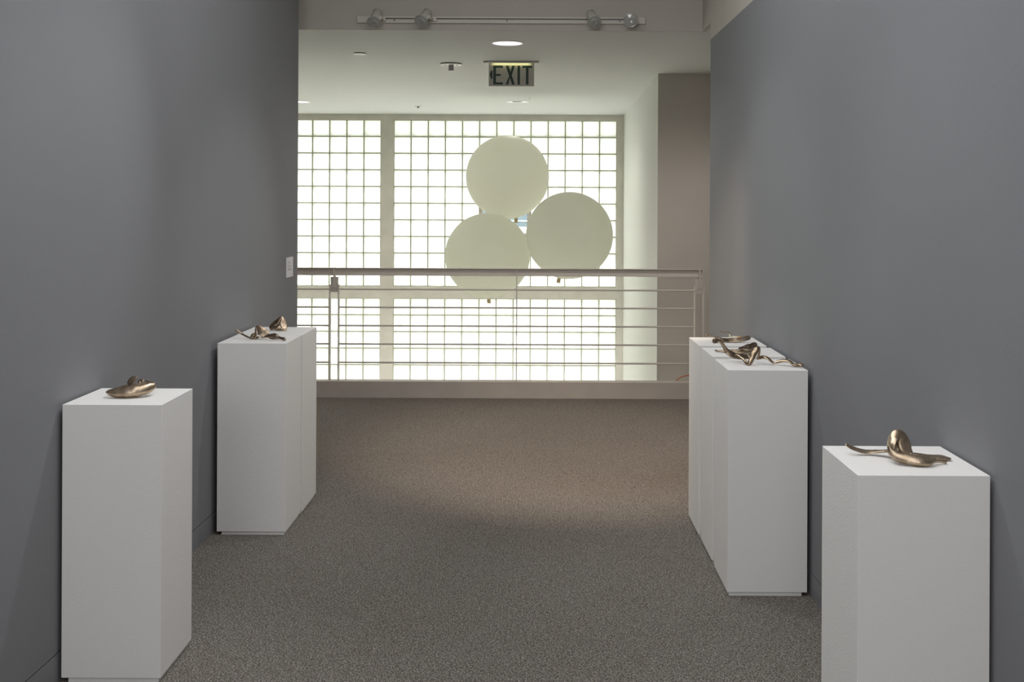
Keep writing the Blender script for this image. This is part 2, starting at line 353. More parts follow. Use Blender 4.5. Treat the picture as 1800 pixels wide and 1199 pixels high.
# ------------------------------------------------------------ pedestals
HP = 0.931
def pedestal(x0, x1, y0, y1, label, group=None):
    t = thing('pedestal', ((x0+x1)/2, (y0+y1)/2, 0), label, 'pedestal', group); hx, hy = (x1-x0)/2, (y1-y0)/2
    bm = bmesh.new(); box(bm, -hx, hx, -hy, hy, 0.016, HP); obj('body', bm, m_ped, t, bevel=0.0015)
    sg = 1 if x0 > 0 else -1
    bm = bmesh.new(); box(bm, -hx+.008+(.014 if sg < 0 else 0), hx-.008-(.014 if sg > 0 else 0), -hy+.006, hy-.01, 0, 0.0155); obj('plinth', bm, m_ped, t)
    return t
G1 = 'white plinths along the left wall'; G2 = 'white plinths along the right wall'
pedestal(-1.576, -1.2435, 3.617, 3.945, 'tall white pedestal alone against the left wall, nearest the camera on that side', G1)
pedestal(-1.5345, -1.2, 5.247, 5.583, 'front white pedestal of the left pair, bearing the bronze with a raised tail', G1)
pedestal(-1.538, -1.196, 5.602, 5.96, 'rear white pedestal of the left pair, bearing the folded cone bronze', G1)
pedestal(0.814, 1.146, 2.708, 3.043, 'tall white pedestal alone at the right foreground, largest in the picture', G2)
pedestal(0.802, 1.131, 4.451, 4.778, 'front white pedestal of the three in a row on the right', G2)
pedestal(0.804, 1.132, 4.852, 5.165, 'middle white pedestal of the three in a row on the right', G2)
pedestal(0.802, 1.129, 5.235, 5.570, 'rear white pedestal of the right row, nearest the railing', G2)

# ------------------------------------------------------------ bronzes
FACET = ('pod', 'cone', 'flap', 'fold')
def sculpture(label, base, parts):
    """base: (px, depth) of its foot. parts: (name, material, strips); strip = list of (px, py, depth, hint, halfwidth px, halfthick px, curl)"""
    foot = P(base[0], CY, base[1]); t = thing('bronze_sculpture', (foot.x, foot.y, HP), label, 'sculpture', 'bronze peel sculptures on pedestals')
    made = []; zmin = 9
    for q, (name, m, strips) in enumerate(parts):
        bm = bmesh.new()
        for j, st in enumerate(strips):
            am = 0.0006
            cps = []
            for (px, py, d, h, w, th, c) in st:
                p = P(px, py, d)-t.location; k = d/F; cps.append((p.x, p.y, p.z, *h, w*k, th*k, c))
            if name in FACET: sweep(bm, cps, amp=am, seed=q*7.3+j*3.1+base[0], m=4, crease=0.95)
            else: sweep(bm, cps, amp=am, seed=q*7.3+j*3.1+base[0])
        zmin = min(zmin, min(v.co.z for v in bm.verts)); made.append((name, bm, m))
    for name, bm, m in made:
        for v in bm.verts: v.co.z -= zmin
        o = obj(name, bm, m, t, smooth=True); s = o.modifiers.new('sub', 'SUBSURF'); s.levels = 1; s.render_levels = 1
    print('SCULPT %s lowered by %.4f m' % (label[:30], zmin))
    return t
U = (0, 0, 1); A = (0, -1, 0.35); LF = (-1, -.3, .2)
# near right: strap, upright loop, pod and leaf
sculpture('pale bronze peel with an upright loop and long strap, on the right foreground pedestal', (1585, 2.86), [
 ('strap', m_bronze, [[(1487, 784, 2.93, (0.5, -.6, 1), 4.5, 1.2, 0.3), (1496, 790, 2.93, (0.35, -.5, 1), 6, 1.3, 0.5), (1512, 795.5, 2.93, (0.15, -.35, 1), 7, 1.5, 0.5), (1527, 797.5, 2.93, (0, -.2, 1), 7.5, 1.7, 0.3), (1545, 796.5, 2.92, (0, -.1, 1), 8, 2.2, 0), (1563, 795.5, 2.90, U, 8, 2.6, 0), (1576, 797, 2.87, U, 7, 2.5, 0)]]),
 ('loop', m_bronze, [[(1574, 806, 2.835, (-.9, -.6, -.5), 5, 3, .4), (1566.5, 797, 2.84, (-1, -.5, -.2), 8, 2.4, -.9), (1565, 783, 2.85, (-1, -.45, .1), 12, 2.0, -1.0), (1570.5, 771, 2.86, (-.8, -.5, .6), 12, 1.8, -1.0), (1580, 765.5, 2.865, (0.0, -.9, .6), 9, 1.8, -.8), (1587, 772, 2.865, (.15, -1, .2), 10, 1.9, -.7), (1590.5, 784, 2.86, (.2, -1, .1), 12.5, 2.0, -.7), (1595, 796, 2.855, (.2, -1, .2), 10.5, 2.2, -.5), (1603, 806, 2.85, (.1, -1, .4), 5, 2.4, 0)]]),
 ('lining', m_bronze_d, [[(1575, 770, 2.875, (0, -1, 0), 3, 1, 0), (1573.5, 780, 2.875, (0, -1, 0), 6, 1.2, .5), (1575.5, 792, 2.87, (0, -1, 0), 7, 1.2, .5), (1581, 801, 2.865, (0, -1, .3), 6, 1.2, 0)]]),  # dark strip added behind the slot, standing in for its shaded hollow
 ('pod', m_bronze, [[(1563, 786, 2.835, (-.5, -.8, .1), 3, 2.5, -.3), (1567, 797, 2.83, (-.3, -1, .2), 7, 4.5, -.6), (1580, 806, 2.82, (0, -1, .5), 9.5, 6, -.8), (1598, 810.5, 2.81, (0, -.8, .7), 10.5, 7.5, -.7), (1617, 814.5, 2.80, (0, -.8, .8), 10, 7, -.6), (1631, 815.5, 2.80, (0, -.7, .8), 7.5, 5.5, -.4), (1641, 813.5, 2.815, (0, -.6, .8), 4.2, 3.6, 0), (1650, 813.5, 2.825, (0, -.6, .8), 3.4, 3.0, 0), (1663, 815.5, 2.83, (0, -.6, .8), 3.3, 2.9, 0)],
                 [(1600, 800, 2.84, (0, -.7, .9), 3, 1.5, 0), (1615, 806, 2.83, (0, -.7, .9), 5, 1.6, .3), (1632, 809.5, 2.83, (0, -.7, .9), 3, 1.4, .3), (1645, 809, 2.84, (0, -.7, .9), 1.5, 1, 0)]]),
 ('leaf', m_bronze, [[(1596, 800, 2.90, U, 5, 2, 0), (1612, 803.5, 2.90, (0, -.15, 1), 10, 2.0, .3), (1632, 805.5, 2.89, (0, -.15, 1), 13, 1.8, -.3), (1650, 806, 2.88, (.05, -.12, 1), 15, 1.5, -.4), (1663, 808, 2.87, (.1, -.12, 1), 10, 1.4, -.3), (1672, 809.5, 2.865, (.1, -.12, 1), 4, 1.0, 0)]])])
# third on the right: long twisted ribbon
sculpture('long twisted bronze ribbon with a raised knob, on front pedestal of right row', (1330, 4.62), [
 ('stem', m_bronze_d, [[(1253, 601.5, 4.66, U, 1.6, 1.8, 0), (1256, 599, 4.66, U, 2.4, 2.2, 0), (1260, 600.5, 4.66, A, 2.6, 2.4, 0), (1266, 602.5, 4.67, A, 2.6, 1.8, .3), (1271, 609, 4.68, (-.4, -.8, .3), 3.0, 1.5, .6), (1276, 617, 4.69, (-.4, -.8, .3), 4.0, 1.5, .8), (1283, 624, 4.69, (-.3, -.8, .4), 5.5, 1.6, .8), (1292, 628.5, 4.69, (-.1, -.8, .5), 6, 1.7, .8), (1304, 629.5, 4.69, (0, -.9, .5), 5.2, 1.7, .6), (1316, 629, 4.70, (0, -.9, .5), 4.6, 1.6, .5), (1323, 623, 4.69, (.2, -.8, .2), 4, 1.4, .4), (1328, 615, 4.68, (.4, -.8, .2), 3, 1.3, .3)],
                   [(1252.5, 603, 4.65, A, 1.3, 1.4, 0), (1256, 604.5, 4.65, A, 2.2, 2.0, 0), (1261, 603.5, 4.655, A, 2.0, 1.6, 0)]]),
 ('fold', m_bronze_m, [[(1292, 626, 4.66, (0, -.9, .5), 1.5, 1.0, 0), (1299, 628.5, 4.64, (-.2, -.9, .5), 2.2, 1.2, .3), (1306, 634, 4.61, (-.3, -.9, .4), 2.4, 1.3, .3), (1312, 640, 4.585, (-.3, -.9, .3), 3, 1.5, .3), (1317.5, 641.5, 4.575, (0, -1, .2), 4.0, 2.0, 0), (1321, 634, 4.58, (-.3, -1, .2), 4.8, 2.2, -.8), (1327, 622, 4.59, (-.3, -1, .2), 5.0, 2.2, -.9), (1331.5, 614.5, 4.60, (-.2, -.8, .7), 4.6, 2.2, -.8), (1334.5, 615, 4.615, (.8, -.6, .5), 4.0, 2.0, -.7), (1335, 622, 4.625, (1, -.6, .1), 4.0, 1.8, -.6), (1333, 629, 4.63, (.8, -.8, -.1), 3.2, 1.5, -.3), (1331.5, 633, 4.63, (.3, -.9, .3), 2.4, 1.2, 0)]]),
 ('ribbon', m_bronze_m, [[(1330, 634, 4.635, A, 1.6, 1.2, 0), (1336, 631.5, 4.63, A, 2.8, 1.3, .4), (1343, 630, 4.62, (0, -.7, .8), 3.5, 1.2, -.4), (1350, 632.5, 4.61, (.3, -.7, .7), 3.9, 1.2, -.5), (1356, 638, 4.60, (.4, -.7, .6), 3.5, 1.1, -.3), (1361, 641, 4.595, (0, -.6, .9), 2.2, 1.1, 0), (1368, 638.5, 4.59, (-.2, -.7, .8), 3.5, 1.2, -.5), (1378, 636.5, 4.575, (0, -.7, .8), 4.1, 1.2, -.7), (1388, 638, 4.56, (.2, -.7, .8), 4.1, 1.3, -.6), (1395, 643.5, 4.54, (.3, -.7, .7), 3.6, 1.6, -.3), (1401, 645, 4.53, (0, -.7, .8), 3.2, 1.9, 0), (1407, 644.5, 4.52, (0, -.7, .8), 3.9, 2.3, 0), (1411, 645.3, 4.515, (0, -.7, .8), 3.4, 2.1, 0)]])])
# middle right: folded peel
sculpture('dark bronze peel with an oval folded flap, on middle pedestal of right row', (1300, 4.97), [
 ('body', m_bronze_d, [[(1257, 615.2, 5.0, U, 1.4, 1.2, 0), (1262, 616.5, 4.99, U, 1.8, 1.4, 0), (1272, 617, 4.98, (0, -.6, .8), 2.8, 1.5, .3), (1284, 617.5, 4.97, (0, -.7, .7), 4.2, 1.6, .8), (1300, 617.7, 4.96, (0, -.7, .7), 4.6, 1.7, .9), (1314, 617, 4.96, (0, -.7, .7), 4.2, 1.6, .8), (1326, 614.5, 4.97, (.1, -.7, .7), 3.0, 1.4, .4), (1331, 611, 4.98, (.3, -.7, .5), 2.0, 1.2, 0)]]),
 ('leaf', m_bronze_d, [[(1298, 612, 4.95, (0, -.8, .6), 1.2, .8, 0), (1304, 611.3, 4.955, (-.1, -.8, .6), 3.0, .9, -.4), (1311, 609.5, 4.965, (-.2, -.8, .6), 4.6, 1.0, -.6), (1318, 607.5, 4.975, (-.3, -.8, .5), 5.4, 1.0, -.9), (1324, 606.5, 4.985, (-.2, -.7, .6), 4.2, 1.0, -1.0)],
                   [(1306, 613, 4.945, (0, -.7, .7), 1.0, .8, 0), (1315, 614.5, 4.94, (0, -.7, .7), 1.6, .9, .2), (1325, 613.5, 4.945, (0, -.7, .7), 1.6, .9, .2), (1331, 610, 4.96, (.3, -.7, .7), 1.2, .8, 0)]]),
 ('flap', m_bronze_d, [[(1315.5, 612.5, 4.955, (0, -1, .15), 2.0, .7, .2), (1319, 609.5, 4.965, (0, -1, .2), 4.0, .8, .5), (1323.5, 607, 4.975, (0, -1, .2), 5.0, .9, .6), (1328, 605.5, 4.98, (.2, -1, .2), 4.2, .9, .5), (1331, 605.6, 4.985, (.4, -1, .2), 2.4, .8, .2)]])])
# rear right: boat with cream leaf
sculpture('boat-shaped bronze peel with cream and orange inner leaf, nearest the railing', (1290, 5.36), [
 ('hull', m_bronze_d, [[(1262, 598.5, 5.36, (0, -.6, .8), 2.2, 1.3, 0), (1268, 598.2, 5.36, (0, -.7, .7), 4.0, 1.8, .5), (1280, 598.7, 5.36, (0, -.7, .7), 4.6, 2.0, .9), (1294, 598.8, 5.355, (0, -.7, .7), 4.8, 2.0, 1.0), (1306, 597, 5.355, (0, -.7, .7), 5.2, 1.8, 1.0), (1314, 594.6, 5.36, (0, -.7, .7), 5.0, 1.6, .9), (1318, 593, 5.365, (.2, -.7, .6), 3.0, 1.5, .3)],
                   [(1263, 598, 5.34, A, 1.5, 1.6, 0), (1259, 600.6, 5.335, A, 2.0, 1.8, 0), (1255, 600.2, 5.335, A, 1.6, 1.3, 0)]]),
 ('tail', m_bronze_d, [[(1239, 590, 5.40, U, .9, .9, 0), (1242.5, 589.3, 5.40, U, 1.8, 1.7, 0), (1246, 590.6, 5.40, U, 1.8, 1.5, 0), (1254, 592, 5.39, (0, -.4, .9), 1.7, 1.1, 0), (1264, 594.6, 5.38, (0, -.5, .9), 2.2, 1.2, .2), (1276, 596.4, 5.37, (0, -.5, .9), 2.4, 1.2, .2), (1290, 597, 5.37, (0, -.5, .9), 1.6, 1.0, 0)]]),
 ('inner_leaf', m_leaf, [[(1282.8, 585.5, 5.40, (-.3, -1, .1), .6, .6, 0), (1283, 588.5, 5.40, (-.2, -1, .2), 1.5, .8, -.3), (1284.5, 592.3, 5.40, (-.1, -1, .3), 3.4, 1.0, -.6), (1290, 593.8, 5.40, (0, -1, .3), 3.2, 1.0, -.5), (1296, 593.5, 5.40, (0, -1, .3), 2.6, .9, -.4), (1302, 592.6, 5.40, (0, -1, .3), 1.2, .7, 0)]]),
 ('tendril', m_bronze_d, [[(1266.5, 582.3, 5.40, U, 1.0, .8, 0), (1269.5, 583.8, 5.40, U, 1.1, .7, 0), (1274, 584.3, 5.40, U, .9, .6, 0), (1278, 583.2, 5.40, U, 1.1, .7, 0), (1281.5, 584.6, 5.40, U, 1.1, .7, 0), (1284, 587.6, 5.40, U, 1.0, .7, 0), (1287, 591, 5.40, U, 1.0, .7, 0)]])])
# near left: faceted pod
sculpture('faceted bronze pod shaped like a canoe, on the single pedestal at the near left', (230, 3.77), [
 ('pod', m_bronze, [[(186.8, 693.3, 3.76, (0, -.9, .4), 1.5, 1.5, 0), (193, 694, 3.75, (0, -.9, .4), 5.5, 5, -.3), (204, 694.2, 3.745, (0, -.9, .4), 9.2, 7.5, -.3), (220, 693.4, 3.745, (0, -.9, .4), 11.2, 9, -.3), (238, 691.6, 3.75, (0, -.9, .4), 11.3, 9.2, -.3), (253, 688.6, 3.765, (.1, -.9, .4), 10.2, 8.5, -.3), (264, 684.6, 3.785, (.3, -.9, .3), 8.0, 6.5, -.3), (272, 681, 3.80, (.5, -.8, .3), 5.0, 4, 0)]]),
 ('rim', m_bronze, [[(189, 693.5, 3.78, (0, -.5, .8), 1.2, .8, 0), (205, 688, 3.79, (0, -.5, .8), 4, 1.4, .5), (226, 683.6, 3.80, (0, -.5, .8), 5.0, 1.5, .8), (246, 681.2, 3.81, (0, -.5, .8), 4.6, 1.5, .8), (262, 677.6, 3.82, (.1, -.5, .8), 3.8, 1.6, .6), (271, 678.6, 3.82, (.4, -.5, .6), 3.0, 2.0, .2)]]),
 ('tab', m_bronze_d, [[(226.5, 680, 3.81, (-.3, -1, .5), 3.0, 1.2, 0), (228, 675.5, 3.815, (-.4, -1, .5), 5.2, 1.3, .3), (232.5, 671, 3.82, (-.4, -1, .5), 6.0, 1.3, .3), (237, 667.6, 3.825, (-.4, -1, .5), 4.8, 1.3, .3), (239.5, 665.8, 3.83, (-.4, -1, .5), 2.6, 1.0, 0)],
                 [(226, 680.5, 3.80, (0, -.7, .7), 1.4, 1.2, 0), (232, 677.2, 3.80, (0, -.7, .7), 2.2, 1.3, 0), (238, 671.5, 3.805, (0, -.7, .7), 1.6, 1.1, 0), (241.6, 667.2, 3.81, (0, -.7, .7), 1.1, .9, 0)]]),
 ('stub', m_bronze_d, [[(245, 679, 3.83, A, 2.4, 2.2, 0), (246, 674.6, 3.84, A, 3.2, 2.6, 0), (250.5, 673.2, 3.84, A, 2.8, 2.4, 0), (253.5, 676, 3.84, A, 2.6, 2.2, 0), (257, 675.5, 3.84, A, 2.4, 1.6, 0), (262, 673.2, 3.84, A, 2.6, 1.5, 0)]])])
# left pair, front
sculpture('bronze blossom-like peel with a thin raised tail, on the front pedestal of the left pair', (458, 5.38), [
 ('tail', m_bronze_d, [[(414.6, 579, 5.42, (0, -.6, .8), 1.6, 1.3, 0), (418, 581.2, 5.42, (0, -.6, .8), 2.0, 1.4, 0), (425, 586.3, 5.42, (0, -.6, .8), 1.9, 1.2, 0), (433, 591, 5.41, (0, -.6, .8), 1.8, 1.2, 0), (441, 594, 5.40, (0, -.5, .9), 2.0, 1.4, 0), (449, 594.2, 5.40, (0, -.5, .9), 2.4, 1.7, 0), (455, 592, 5.40, (0, -.5, .9), 2.2, 1.6, 0)]]),
 ('blossom', m_bronze, [[(453, 573, 5.40, (-.3, -1, .4), 3.0, 1.6, -.4), (456, 577, 5.395, (-.2, -1, .4), 6.0, 1.5, -.9), (459.5, 582, 5.39, (0, -1, .4), 8.4, 1.4, -.6), (462, 587, 5.385, (.1, -1, .4), 7.6, 1.4, .6), (461.5, 592, 5.38, (.1, -1, .4), 4.0, 1.3, .5)],
                    [(454, 572.5, 5.41, (-1, -.6, .1), 1.6, 1.4, 0), (450.5, 575, 5.405, (-1, -.6, .2), 3.0, 1.4, -.3), (449.5, 583, 5.40, (-1, -.5, 0), 4.0, 1.4, -.3), (449, 590, 5.40, (-.8, -.6, .1), 3.6, 1.6, 0), (446, 594, 5.395, (-.4, -.6, .5), 3.0, 1.4, 0)],
                    [(452, 588, 5.41, (-.5, -.8, .5), 1.6, 1.2, 0), (446.5, 587.5, 5.40, (-.5, -.8, .5), 3.2, 1.5, .2), (442.5, 591, 5.395, (-.4, -.8, .5), 3.0, 1.5, 0), (443, 594.5, 5.39, (-.4, -.8, .5), 1.6, 1.2, 0)],
                    [(453.5, 573.5, 5.43, (.6, -.5, .8), 1.4, 1.0, 0), (462, 576.3, 5.43, (.6, -.5, .8), 2.6, 1.2, 0), (468, 581.5, 5.42, (.6, -.5, .7), 2.8, 1.2, 0), (472, 587, 5.41, (.5, -.5, .7), 2.0, 1.0, 0)]]),
 ('leaf', m_bronze_d, [[(460, 592.5, 5.385, (0, -.6, .8), 2.0, 1.2, 0), (468, 590.6, 5.38, (0, -.8, .6), 3.0, 1.4, .2), (476, 590, 5.37, (0, -.9, .5), 4.2, 1.5, -.6), (483, 590, 5.36, (.1, -.9, .5), 5.2, 1.6, -.9), (489, 593, 5.355, (.2, -.9, .4), 3.4, 1.5, -.5), (494, 594.3, 5.35, (.1, -.9, .4), 2.6, 1.8, 0), (499, 595.6, 5.34, (.1, -.9, .4), 2.9, 2.3, 0), (500.8, 598, 5.335, (.1, -.9, .4), 1.8, 1.7, 0)],
                   [(470, 592, 5.38, (0, -.7, .7), 1.0, .8, 0), (477, 594.6, 5.365, (0, -.7, .7), 1.8, 1.0, 0), (486, 595.2, 5.355, (0, -.7, .7), 1.6, 1.0, 0), (492, 594.5, 5.35, (0, -.7, .7), 1.0, .8, 0)]])])
# left pair, rear
sculpture('compact bronze peel folded into a cone, on the rear pedestal of the left pair', (488, 5.78), [
 ('cone', m_bronze_d, [[(495, 557, 5.79, (-.5, -.9, .3), 1.6, 1.6, 0), (491.5, 561.5, 5.785, (-.5, -.9, .4), 4.2, 2.2, -.8), (486.5, 567, 5.78, (-.5, -.9, .4), 6.4, 2.6, -.9), (481, 572.5, 5.775, (-.5, -.9, .4), 7.2, 3.4, -.9), (477, 576.5, 5.775, (-.5, -.9, .3), 5.6, 4, -.5), (474.5, 578, 5.775, (-.5, -.9, .3), 3.4, 3, 0)],
                  [(481, 576.5, 5.765, A, 3, 2.4, 0), (486, 577, 5.765, A, 4.4, 3, 0), (489.5, 576, 5.765, A, 4.6, 3, 0), (494, 577.5, 5.765, A, 3.2, 2.2, 0)]]),
 ('flap', m_bronze, [[(495.5, 557.5, 5.785, (.6, -.9, .3), 1.5, 1.2, 0), (497, 562, 5.78, (.5, -.9, .3), 3.4, 1.3, .6), (498, 568.5, 5.775, (.4, -.9, .3), 5.4, 1.3, .8), (499.5, 574.5, 5.77, (.4, -.9, .3), 5.6, 1.3, .7), (501.5, 578.8, 5.765, (.3, -.9, .4), 3.4, 1.3, .2)],
                  [(486, 580.7, 5.765, (0, -.6, .8), 1.2, 1.0, 0), (493, 581, 5.76, (0, -.6, .8), 2.0, 1.2, 0), (499, 580.6, 5.76, (0, -.6, .8), 2.4, 1.3, 0), (504.5, 580, 5.765, (0, -.6, .8), 1.8, 1.2, 0)]])])

# ------------------------------------------------------------ guard rail on the kerb
YR = 9.07; KR = YR/F; KT = 0.138
rx = lambda px: (px-CX)*KR
g = thing('guard_rail', (0, YR, KT), 'cream metal guard rail with five thin bars, standing on the kerb', 'railing')
ztop = CZ-(472.1-CY)*KR-KT; zbot = CZ-(485.4-CY)*KR-KT
XL, XRr = -2.9, rx(1237)
bm = bmesh.new(); segs = [XL, rx(588.4), rx(909), XRr]
for a, b in zip(segs, segs[1:]):
    a += .004; b -= .004
    box(bm, a, b, -.026, .026, ztop-.005, ztop); box(bm, a, b, -.026, .026, zbot, zbot+.005); box(bm, a, b, -.004, .004, zbot+.005, ztop-.005)
obj('top_rail', bm, m_rail, g, bevel=0.001)
sup = [rx(588.7), rx(1229.8)]
for x in sup:
    bm = bmesh.new(); box(bm, x-.006, x+.006, -.028, .028, CZ-(513-CY)*KR-KT+.03, ztop+.001); po = obj('post', bm, m_rail, g)
    bm = bmesh.new(); zb1, zb0 = CZ-(488.5-CY)*KR-KT, CZ-(515-CY)*KR-KT; box(bm, x-.031, x-.006, -.012, .012, zb0, zb1); box(bm, x+.006, x+.031, -.012, .012, zb0, zb1); box(bm, x-.006, x+.006, -.012, .012, zb0, CZ-(513-CY)*KR-KT+.029); obj('bracket', bm, m_rail, po)
    for s in (-1, 1):
        bm = bmesh.new(); box(bm, x+s*.0365-.005, x+s*.0365+.005, -.025, .025, 0, CZ-(502-CY)*KR-KT); obj('upright', bm, m_rail, po)
xm = rx(909.0)
bm = bmesh.new(); box(bm, xm-.004, xm+.004, -.027, .027, 0, ztop+.001); obj('post', bm, m_rail, g)
for py in (509.8, 541.5, 573.8, 606.0, 638.4):
    z = CZ-(py-CY)*KR-KT; bm = bmesh.new()
    for a, b in ((XL, sup[0]-.0415), (sup[0]+.0415, xm-.004), (xm+.004, sup[1]-.0415)):
        lathe(bm, [(0.0078, 0), (0.0078, b-a)], Matrix.Translation((a, 0, z)) @ Matrix.Rotation(math.pi/2, 4, 'Y'), n=12)
    o = obj('bar', bm, m_rail, g)
# orange cable end on the kerb behind the right pedestals
bm = bmesh.new(); h0 = P(1193, 668, YR+.035)
tube(bm, [(1.206, 9.10, 0.143), (1.225, 9.10, 0.160), (1.26, 9.10, 0.177), (1.31, 9.10, 0.186), (1.37, 9.10, 0.178), (1.43, 9.10, 0.143)], 0.0045)
tag(obj('cable', bm, m_hose, smooth=True), 'short orange cable arching over the kerb behind the right row of pedestals', 'cable')

# ------------------------------------------------------------ balloons
def balloon(px, py, d, rpx, knot, label, string=0.0, sway=(0, 0)):
    c = P(px, py, d); r = rpx*d/F
    kx, kz = P(*knot, d).x-c.x, P(*knot, d).z-c.z
    ax = Vector((kx, -0.05*r, kz)).normalized()
    t = thing('balloon', c+ax*r*1.03, label, 'balloon', 'big round cream balloons'); off = -ax*r*1.03
    q = (-ax).to_track_quat('Z', 'Y').to_matrix().to_4x4(); Mx = Matrix.Translation(off) @ q
    prof = []
    for i in range(49):
        a = math.pi*i/48; rr = r*math.sin(a); z = r*math.cos(a)*1.0
        if a > 2.75: rr = max(rr, 0.0); z -= r*0.02*((a-2.75)/(math.pi-2.75))**2
        prof.append((rr if 0 < i < 48 else 0, z))
    bm = bmesh.new(); lathe(bm, prof, Mx, n=96); obj('envelope', bm, m_latex, t, smooth=True)
    bm = bmesh.new(); Mk = Matrix.Translation((0, 0, 0)) @ q
    e = Vector((kx, 0, kz))+(-off)*0  # knot end relative to centre
    end = P(*knot, d)-t.location; s = (end.normalized())
    base = -ax*0.012
    cps = [(*base, 1, .3, .4, .022, .020, 0), (*(end*0.25), .3, 1, .1, .019, .015, 0), (*(end*0.45), .3, 1, .1, .024, .017, 0), (*(end*0.62), .3, 1, .1, .013, .011, 0), (*(end*0.85), .3, 1, .1, .022, .007, .5), (*(end*1.0), .3, 1, .1, .027, .004, .8)]
    sweep(bm, cps, amp=0.002); obj('knot', bm, m_knot, t, smooth=True)
    if string:
        bm = bmesh.new(); tube(bm, [tuple(end*0.55), (end.x*.6+sway[0]*.3, end.y, end.z-string*.3), (end.x*.6+sway[0]*.7, end.y, end.z-string*.65), (end.x+sway[0], end.y+sway[1], end.z-string)], 0.0016, per=10)
        obj('string', bm, m_string, t)
balloon(892, 311, 11.72, 73.0, (908, 392), 'topmost of the three cream balloons, half tucked behind the two lower ones')
balloon(857, 449.5, 11.45, 74.7, (859.5, 533), 'lower left cream balloon, partly behind the guard rail', 2.3, (-.1, 0))
balloon(1001, 413.8, 11.10, 76.5, (981, 497), 'right-hand cream balloon, widest of the three, with a string hanging down', 2.6, (-.2, 0))

# ------------------------------------------------------------ ceiling things
def cpt(px, py):
    dy = CY-py; p = P(px, py, 1.0); d = (ZC-CZ)/(p.z-CZ); return P(px, py, d)
def downlight(px, py, wpx, label, lit):
    c = cpt(px, py); r = wpx*c.y/F/2
    t = thing('recessed_downlight', (c.x, c.y, ZC), label, 'ceiling light', 'recessed downlights in the landing ceiling')
    bm = bmesh.new(); lathe(bm, [(r*.93, -.001), (r*.96, -.004), (r*1.06, -.004), (r*1.08, -.0005)], cap=False); obj('trim_ring', bm, m_white, t, smooth=True)
    # shallow reflector dish and lamp below the slab face
    bm = bmesh.new(); lathe(bm, [(r*.93, -.001), (r*.80, -.0008), (r*.5, -.0006)], cap=False)
    obj('reflector', bm, m_lit if lit else m_chrome, t)
    bm = bmesh.new(); lathe(bm, [(r*.5, -.0006), (r*.45, -.002), (0, -.002)]); obj('lamp', bm, m_lit if lit else m_dark, t, smooth=True)
downlight(892, 76, 56, 'lit round downlight in the ceiling above the exit sign', True)
downlight(909.5, 179, 38, 'unlit round downlight in the ceiling below the exit sign, nearest the glass wall', False)
downlight(525, 179, 38, 'lit round downlight cut off by the edge of the left wall', True)
# flush disc
c = cpt(632.5, 93.5); r = 11*c.y/F
t = thing('sprinkler_cover', (c.x, c.y, ZC), 'small flat white disc on the ceiling left of the exit sign', 'ceiling fitting')
bm = bmesh.new(); lathe(bm, [(r*.9, 0), (r*.9, -.006)], n=32); obj('spacer', bm, m_dark, t)
bm = bmesh.new(); lathe(bm, [(r, -.006), (r, -.009), (r*.95, -.0095), (0, -.0095)], n=40); obj('cover', bm, m_white, t)
# round plate with square socket
c = cpt(793, 112); r = 20*c.y/F
t = thing('ceiling_plate', (c.x, c.y, ZC), 'round white ceiling plate with a square stub hanging from it, beside the exit sign', 'ceiling fitting')
bm = bmesh.new(); lathe(bm, [(r*.94, 0), (r*.94, -.008)], n=40); obj('backing', bm, m_dark, t)
bm = bmesh.new(); lathe(bm, [(r, -.008), (r, -.011), (r*.95, -.012), (0, -.012)], n=48); obj('plate', bm, m_white, t)
bm = bmesh.new(); box(bm, -.019, .019, -.019, .019, -.058, -.012); ob = obj('stub', bm, m_stub, t, bevel=.002); ob.rotation_euler = (0, 0, .25)
bm = bmesh.new(); box(bm, -.017, .017, -.017, .017, -.062, -.0585); ob = obj('stub_cap', bm, m_white, t); ob.rotation_euler = (0, 0, .25)
for x, y in ((-.05, -.02), (.05, -.02), (-.045, .03), (.05, .03)):
    bm = bmesh.new(); lathe(bm, [(.005, -.012), (.005, -.0145)], Matrix.Translation((x, y, 0)), n=12); obj('screw', bm, m_dark, t)
# small sprinkler
c = cpt(735, 186.5)
t = thing('ceiling_sprinkler', (c.x, c.y, ZC), 'tiny sprinkler head in the ceiling near the glass block wall', 'sprinkler')
bm = bmesh.new(); lathe(bm, [(.04, 0), (.042, -.003), (.025, -.006), (0, -.006)], n=28); obj('rosette', bm, m_track, t)
bm = bmesh.new(); lathe(bm, [(.009, -.006), (.009, -.018), (.022, -.019), (.022, -.021), (0, -.022)], n=20); obj('nozzle', bm, m_dark, t)
# wire hook under the ceiling
c = cpt(931, 171); bm = bmesh.new()
tube(bm, [(c.x, c.y, ZC), (c.x+.003, c.y, ZC-.012), (c.x-.003, c.y, ZC-.026)], .0022); tag(obj('ceiling_hook', bm, m_track), 'tiny wire hook under the ceiling, right of the far downlight', 'hook')

